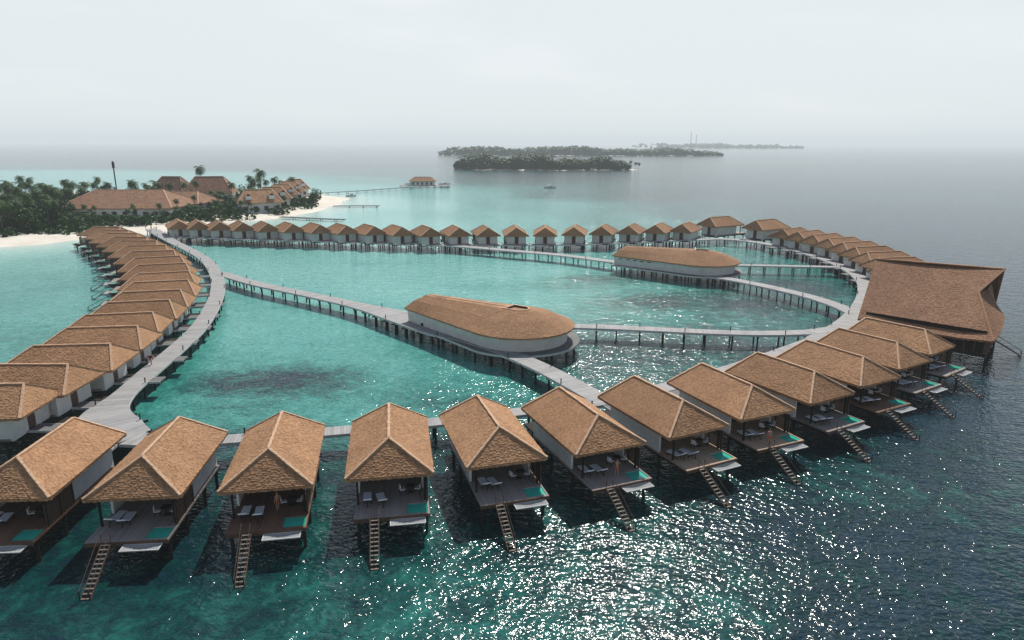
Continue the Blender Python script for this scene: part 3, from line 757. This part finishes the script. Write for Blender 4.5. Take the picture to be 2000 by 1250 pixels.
# ------------------------------------------------------------------ boats
def boat(px, py, L, rz, label):
    p = P(px, py); e = obj("motor_boat", None, None, (p.x, p.y, 0), rz, label, "boat", "boats on the water")
    mb = MB(); n = 9; rows = []
    for i in range(n):
        t = i/(n-1); w = L*.15*(1-max(0, (t-.45)/.55)**2)+.02; zt = .9+.5*t*t
        rows.append([(-L/2+L*t, -w, zt), (-L/2+L*t, -w*.6, -.2), (-L/2+L*t, w*.6, -.2), (-L/2+L*t, w, zt)])
    for i in range(n-1):
        for j in range(3): mb.face([rows[i][j], rows[i+1][j], rows[i+1][j+1], rows[i][j+1]], BOATW)
        mb.face([(rows[i][0][0], rows[i][0][1], rows[i][0][2]-.15), (rows[i+1][0][0], rows[i+1][0][1], rows[i+1][0][2]-.15), (rows[i+1][3][0], rows[i+1][3][1], rows[i+1][3][2]-.15), (rows[i][3][0], rows[i][3][1], rows[i][3][2]-.15)], DECKT)
    mb.face(rows[0], BOATW); obj("hull", mb.mesh("hull"), e)
    mb = MB(); w = L*.11; mb.box(-L*.25, L*.15, -w, w, 2.2, 2.35, BOATW)
    for x in (-L*.23, L*.13):
        for y in (-w*.9, w*.9): mb.box(x-.05, x+.05, y-.05, y+.05, .7, 2.2, CONC)
    mb.box(-L*.02, L*.13, -w*.8, w*.8, .8, 1.6, GLASS); obj("canopy", mb.mesh("canopy"), e)
boat(1074, 367.5, 9, .1, "small white motor boat with canopy on open water")
boat(686, 384, 6.5, -.1, "small white boat moored off the sand spit")
boat(800, 361, 8, .3, "small white boat moored beside the jetty pavilion")
boat(868, 361, 9, 0, "small white boat moored at the jetty end")

# ------------------------------------------------------------------ people
def person_mesh(pose):
    v = []; ed = []; rad = []
    def add(p, r, par=None):
        v.append(p); rad.append(r)
        if par is not None: ed.append((par, len(v)-1))
        return len(v)-1
    pel = add((0,0,.93), .14); wa = add((0,.01,1.1), .12, pel); ch = add((0,.01,1.32), .145, wa); nk = add((0,0,1.48), .055, ch)
    h1 = add((0,-.01,1.58), .085, nk); h2 = add((0,-.005,1.69), .09, h1); add((0,0,1.74), .05, h2)
    for s in (-1, 1):
        hp = add((s*.09,0,.86), .1, pel); kn = add((s*.11,-.03 if s > 0 else .0,.48), .06, hp); an = add((s*.12,.03*s,.08), .038, kn)
        add((s*.13,.03*s-.16,.03), .03, an)
        sh = add((s*.18,0,1.40), .055, ch)
        if pose == 'raise' and s > 0: eb = add((.30,-.12,1.30), .042, sh); wr = add((.2,-.3,1.45), .028, eb); dv = Vector((-.3,-.5,.6)).normalized()
        else: eb = add((s*.27,.02,1.14), .04, sh); wr = add((s*.27,-.08,.9), .027, eb); dv = Vector((0,-.15,-1)).normalized()
        pl = add(tuple(Vector(v[wr])+dv*.07), .026, wr)
        for k in range(4):
            b = add(tuple(Vector(v[pl])+dv*.045+Vector((0,(k-1.5)*.02,0))), .009, pl); add(tuple(Vector(v[b])+dv*(.05-.006*abs(k-1.2))+Vector((-s*.012,0,0))), .008, b)
        b = add(tuple(Vector(v[wr])+dv*.04+Vector((0,-.035,0))), .011, wr); add(tuple(Vector(v[b])+dv*.03+Vector((0,-.012,0))), .009, b)
    me = bpy.data.meshes.new("tmp"); me.from_pydata(v, ed, []); o = bpy.data.objects.new("tmp", me); COL.objects.link(o)
    o.modifiers.new("s", 'SKIN')
    for i, sv in enumerate(me.skin_vertices[0].data): sv.radius = (rad[i], rad[i]*.85); sv.use_root = (i == 0)
    ss = o.modifiers.new("d", 'SUBSURF'); ss.levels = 1; ss.render_levels = 1
    dg = bpy.context.evaluated_depsgraph_get(); dg.update()
    r = bpy.data.meshes.new_from_object(o.evaluated_get(dg)); bpy.data.objects.remove(o)
    r.name = "person_body"; r.materials.clear(); r.materials.append(SKIN); r.materials.append(SHORTS)
    for p in r.polygons:
        p.use_smooth = True
        c = p.center; p.material_index = 1 if (.62 < c.z < 1.02 and abs(c.x) < .2) else 0
    return r
try:
    PM = {'stand': person_mesh('stand'), 'raise': person_mesh('raise')}
    hb = MB()
    for i in range(8):
        for j in range(4):
            def q(i, j):
                a = 2*math.pi*i/8; b = math.pi/2*j/4; return (.1*math.cos(a)*math.cos(b), .012+.1*math.sin(a)*math.cos(b)*1.0, 1.665+.115*math.sin(b))
            hb.face([q(i,j), q(i+1,j), q(i+1,j+1), q(i,j+1)], HAIR)
    HM = hb.mesh("hair")
    def person(loc, rz, pose, label):
        e = obj("person", PM[pose], None, loc, rz, label, "person"); obj("hair", HM, e)
    def ondeck(i, x, y, rr, pose, label):
        e, c, d, rz = fv[i]; p = c + Matrix.Rotation(rz, 4, 'Z') @ Vector((x, y, 0)); p.z = DZ; person(p, rz+rr, pose, label)
    ondeck(5, -.4, 7.4, 2.6, 'raise', "person in red shorts standing by the sun loungers")
    ondeck(7, .9, 8.3, 3.0, 'stand', "person in red shorts standing at the top of the ladder")
    ondeck(2, -.6, 5.9, 1.0, 'stand', "person in red shorts standing on a dark deck")
    for px, py in ((285, 447), (296, 450), (306, 452)):
        p = P(px, py, DZ+.03); person(p, random.uniform(0, 6), 'stand', "person walking on the boardwalk junction")
except Exception as ex:
    print("person failed", ex)
p = P(296, 712, DZ); mb = MB(); mb.beam((0,0,0), (0,0,1.3), .1, .1, DARK)
for i in range(16):
    a = 2*math.pi*i/16; b2 = 2*math.pi*(i+1)/16
    mb.beam((.36*math.cos(a), -.12, 1.05+.36*math.sin(a)), (.36*math.cos(b2), -.12, 1.05+.36*math.sin(b2)), .15, .12, RED if i % 4 else CUSH, 6)
obj("lifebuoy", mb.mesh("lifebuoy"), None, (p.x, p.y, DZ+.01), .3, "red and white lifebuoy hung on a dark boardwalk post", "lifebuoy")

# ------------------------------------------------------------------ sea
CT = [(100,1200,.84),(500,1200,.70),(900,1200,.67),(1300,1200,.77),(1900,1200,.92),(1600,1050,.86),(1900,950,.95),(1900,800,1),(1950,600,1),(1500,1000,.82),(1000,1000,.8),(700,1050,.76),(300,1100,.82),(50,1050,.88),
(300,900,.8),(540,900,.77),(850,920,.78),(1100,920,.8),(1400,870,.86),(1650,850,.92),(400,800,.40),(700,800,.42),(900,780,.46),(1000,760,.5),(700,720,.32),(500,640,.30),(600,620,.26),(900,720,.37),(800,560,.22),(500,520,.21),(450,490,.20),(700,500,.20),(1000,530,.22),(1000,580,.26),
(1200,560,.38),(1300,600,.48),(1500,600,.55),(1400,680,.62),(1250,700,.64),(1600,570,.6),(1500,530,.5),(1300,720,.7),(1200,740,.64),(50,500,.24),(150,500,.25),(50,600,.33),(150,560,.34),(30,680,.40),(-200,600,.36),(-300,900,.6),
(800,440,.17),(1000,465,.26),(1200,480,.34),(600,440,.15),(1000,430,.26),(1200,430,.45),(1400,420,.68),(1600,420,.9),(1800,450,1),(1900,520,1),(700,400,.13),(800,400,.17),(900,380,.26),(650,370,.24),(1000,400,.32),(1100,380,.58),(1300,380,.85),(1600,350,1),(1900,350,1),
(0,345,.28),(100,340,.28),(200,345,.28),(400,348,.30),(550,352,.30),(700,350,.45),(800,342,.65),(900,348,.68),(1050,345,.85),(0,325,.62),(200,322,.78),(500,325,.8),(800,318,1),(0,308,1),(500,308,1),(1000,295,1),(1500,300,1),(2000,300,1),(2400,500,1),(2400,1000,1),(1000,284,1)]
cw = np.array([[*P(a, b)[:2], d] for a, b, d in CT])
def feat(x, y): yy = np.maximum(y, 5)+40; return x/yy, np.log(yy)
def axis(lo, hi, st, far, k=1.22):
    a = list(np.arange(lo, hi+.01, st)); s = st; x = hi
    while x < far: s *= k; x += s; a.append(x)
    s = st; x = lo
    while x > -far: s *= k; x -= s; a.insert(0, x)
    return np.array(a)
xs = axis(-260, 200, 2.5, 42000); ys = axis(20, 480, 2.5, 42000, 1.1)
X, Y = np.meshgrid(xs, ys); fa, fb = feat(X, Y); ca, cb_ = feat(cw[:,0], cw[:,1])
num = np.zeros(X.shape); den = np.zeros(X.shape)
for i in range(len(cw)):
    d2 = ((fa-ca[i])**2+(fb-cb_[i])**2+.0006); w = 1/d2**2; num += w*cw[i,2]; den += w
D = num/den
sd = sdist(X, Y, ISL); D = np.where(sd > -35, D*np.clip((-sd)/35, 0, 1)**.7, D)
reef = np.zeros(X.shape)
for (px, py, rx, ry, am) in ((470,748,7,4.2,.45),(560,742,9,5.5,.55),(635,728,5,3.4,.35),(1290,590,10,7,.3),(1450,590,12,9,.3),(1170,545,12,6,.25),(1080,560,9,5,.12),(1350,680,16,6,.25),(620,600,10,3,.10),(1530,560,10,12,.25),(730,515,12,4,.06),(860,790,6,3,.12),(950,560,8,4,.07),(430,800,5,3,.12)):
    c = P(px, py); reef = np.maximum(reef, am*np.exp(-(((X-c.x)/rx)**2+((Y-c.y)/ry)**2)**1.1))
nx, ny = len(xs), len(ys)
me = bpy.data.meshes.new("sea_water")
me.from_pydata(list(zip(X.ravel().tolist(), Y.ravel().tolist(), [0.0]*(nx*ny))), [], [(j*nx+i, j*nx+i+1, (j+1)*nx+i+1, (j+1)*nx+i) for j in range(ny-1) for i in range(nx-1)])
for nm, arr in (("depth", D), ("reef", reef)):
    at = me.attributes.new(nm, 'FLOAT', 'POINT'); at.data.foreach_set('value', arr.ravel().astype(np.float32))
m, n = nt("sea"); L = n.links.new
o = N(n, 'ShaderNodeOutputMaterial'); b = N(n, 'ShaderNodeBsdfPrincipled'); L(b.outputs[0], o.inputs[0])
b.inputs['IOR'].default_value = 1.33; b.inputs['Roughness'].default_value = .11
g = N(n, 'ShaderNodeNewGeometry'); pos = g.outputs['Position']
def noise(sc, det=4, vec=None, dist=0, rough=.55):
    t = N(n, 'ShaderNodeTexNoise'); t.inputs['Scale'].default_value = sc; t.inputs['Detail'].default_value = det; t.inputs['Distortion'].default_value = dist; t.inputs['Roughness'].default_value = rough
    L(vec or pos, t.inputs['Vector']); return t.outputs['Fac']
def mth(op, a, b_=None, c=None, clamp=False):
    x = N(n, 'ShaderNodeMath', operation=op); x.use_clamp = clamp
    for i, q in enumerate((a, b_, c)):
        if q is None: continue
        if isinstance(q, (int, float)): x.inputs[i].default_value = q
        else: L(q, x.inputs[i])
    return x.outputs[0]
ad = N(n, 'ShaderNodeAttribute', attribute_name="depth"); ar = N(n, 'ShaderNodeAttribute', attribute_name="reef")
n1 = noise(.06, 5, dist=.6); n2 = noise(.32, 6, dist=.8, rough=.7); n3 = noise(1.3, 3, dist=1.2)
amp = mth('MAXIMUM', mth('MULTIPLY_ADD', ad.outputs['Fac'], .8, -.1), .05)
v1 = mth('MULTIPLY', mth('SUBTRACT', n1, .5), amp)
v2 = mth('MULTIPLY', mth('SUBTRACT', n2, .5), mth('MULTIPLY', amp, 1.7))
v3 = mth('MULTIPLY', mth('SUBTRACT', n3, .5), .30)  # fine caustic light mottling put into the water colour
rf = mth('MULTIPLY', ar.outputs['Fac'], mth('MULTIPLY_ADD', n2, 3.0, -.6))
dsum = mth('ADD', mth('ADD', mth('ADD', mth('ADD', ad.outputs['Fac'], v1), v2), v3), rf, clamp=True)
cr = N(n, 'ShaderNodeValToRGB'); L(dsum, cr.inputs[0]); e_ = cr.color_ramp.elements
stops = [(0, (.54,.66,.60)), (.12, (.27,.56,.50)), (.25, (.115,.38,.335)), (.42, (.038,.225,.19)), (.58, (.012,.105,.09)), (.75, (.004,.044,.041)), (.9, (.0025,.020,.024)), (1, (.006,.028,.042))]
e_[0].position = 0; e_[0].color = c4(stops[0][1]); e_[1].position = 1; e_[1].color = c4(stops[-1][1])
for p_, c_ in stops[1:-1]: x = e_.new(p_); x.color = c4(c_)
L(cr.outputs[0], b.inputs['Base Color'])
mp = N(n, 'ShaderNodeMapping'); mp.inputs['Rotation'].default_value = (0, 0, .35); mp.inputs['Scale'].default_value = (1, 1.5, 1); L(pos, mp.inputs[0])
w1 = noise(1.5, 2, mp.outputs[0], .3, .5); w2 = noise(.3, 1, mp.outputs[0])
hgt = mth('ADD', w1, mth('MULTIPLY', w2, 1.3))
bp = N(n, 'ShaderNodeBump'); bp.inputs['Strength'].default_value = 1.0; bp.inputs['Distance'].default_value = .185
L(hgt, bp.inputs['Height']); L(bp.outputs[0], b.inputs['Normal'])
me.materials.append(m); me.update()
obj("sea_water", me, None, kind="structure", label="turquoise lagoon water deepening to dark teal and grey sea", category="water")

# ------------------------------------------------------------------ haze layer over the sea (volume absorbs, and glows in place of scattered light)
SIG = 1/6500.0
mb = MB(); mb.box(-41000, 41000, -3000, 41000, -3, 160, WHITE); me = mb.mesh("sky_haze"); me.materials.clear()
hm, n = nt("haze"); o = N(n, 'ShaderNodeOutputMaterial')
ab = N(n, 'ShaderNodeVolumeAbsorption'); ab.inputs['Color'].default_value = (0,0,0,1); ab.inputs['Density'].default_value = SIG
em = N(n, 'ShaderNodeEmission'); em.inputs['Color'].default_value = (.655, .725, .765, 1); em.inputs['Strength'].default_value = SIG
ads = N(n, 'ShaderNodeAddShader'); n.links.new(ab.outputs[0], ads.inputs[0]); n.links.new(em.outputs[0], ads.inputs[1]); n.links.new(ads.outputs[0], o.inputs['Volume'])
me.materials.append(hm); obj("sky_haze", me, None, kind="structure", label="thin sea haze lying under the sky", category="sky")

# ------------------------------------------------------------------ light
AZ = math.radians(11); EL = math.radians(50)
S = Vector((math.sin(AZ)*math.cos(EL), math.cos(AZ)*math.cos(EL), math.sin(EL)))
sl = bpy.data.lights.new("sun", 'SUN'); sl.energy = 4.9; sl.angle = math.radians(.5); sl.color = (1, .96, .89)
so = bpy.data.objects.new("sun", sl); COL.objects.link(so); so.rotation_mode = 'QUATERNION'; so.rotation_quaternion = S.to_track_quat('Z', 'Y'); so.location = (0,0,200)
w = bpy.data.worlds.new("World"); scene.world = w; w.use_nodes = True; n = w.node_tree; n.nodes.clear(); L = n.links.new
o = N(n, 'ShaderNodeOutputWorld'); bg = N(n, 'ShaderNodeBackground'); bg.inputs['Strength'].default_value = .1; L(bg.outputs[0], o.inputs[0])
sk = N(n, 'ShaderNodeTexSky'); sk.sky_type = 'NISHITA'; sk.sun_disc = False; sk.sun_elevation = EL; sk.sun_rotation = AZ; sk.dust_density = 1.0; sk.air_density = 1.0
tc = N(n, 'ShaderNodeTexCoord')
sz = N(n, 'ShaderNodeSeparateXYZ'); L(tc.outputs['Generated'], sz.inputs[0])
gr = N(n, 'ShaderNodeMapRange', interpolation_type='SMOOTHSTEP'); gr.inputs[1].default_value = .22; gr.inputs[2].default_value = .46; gr.inputs[3].default_value = .93; gr.inputs[4].default_value = .0; L(sz.outputs[2], gr.inputs[0])
mx = N(n, 'ShaderNodeMix', data_type='RGBA'); L(gr.outputs[0], mx.inputs[0]); L(sk.outputs[0], mx.inputs[6]); mx.inputs[7].default_value = (8.2, 8.75, 9.0, 1)
mp = N(n, 'ShaderNodeMapping'); mp.inputs['Scale'].default_value = (2, 2, 9); L(tc.outputs['Generated'], mp.inputs[0])
cn = N(n, 'ShaderNodeTexNoise'); cn.inputs['Scale'].default_value = 1.6; cn.inputs['Detail'].default_value = 6; L(mp.outputs[0], cn.inputs['Vector'])
mr = N(n, 'ShaderNodeMapRange'); mr.inputs[1].default_value = .52; mr.inputs[2].default_value = .8; mr.inputs[4].default_value = .5; L(cn.outputs['Fac'], mr.inputs[0])
m3 = N(n, 'ShaderNodeMath', operation='MULTIPLY'); L(mr.outputs[0], m3.inputs[0]); L(gr.outputs[0], m3.inputs[1])
m2 = N(n, 'ShaderNodeMix', data_type='RGBA'); L(m3.outputs[0], m2.inputs[0]); L(mx.outputs[2], m2.inputs[6]); m2.inputs[7].default_value = (9.9, 9.9, 9.9, 1)
L(m2.outputs[2], bg.inputs['Color'])
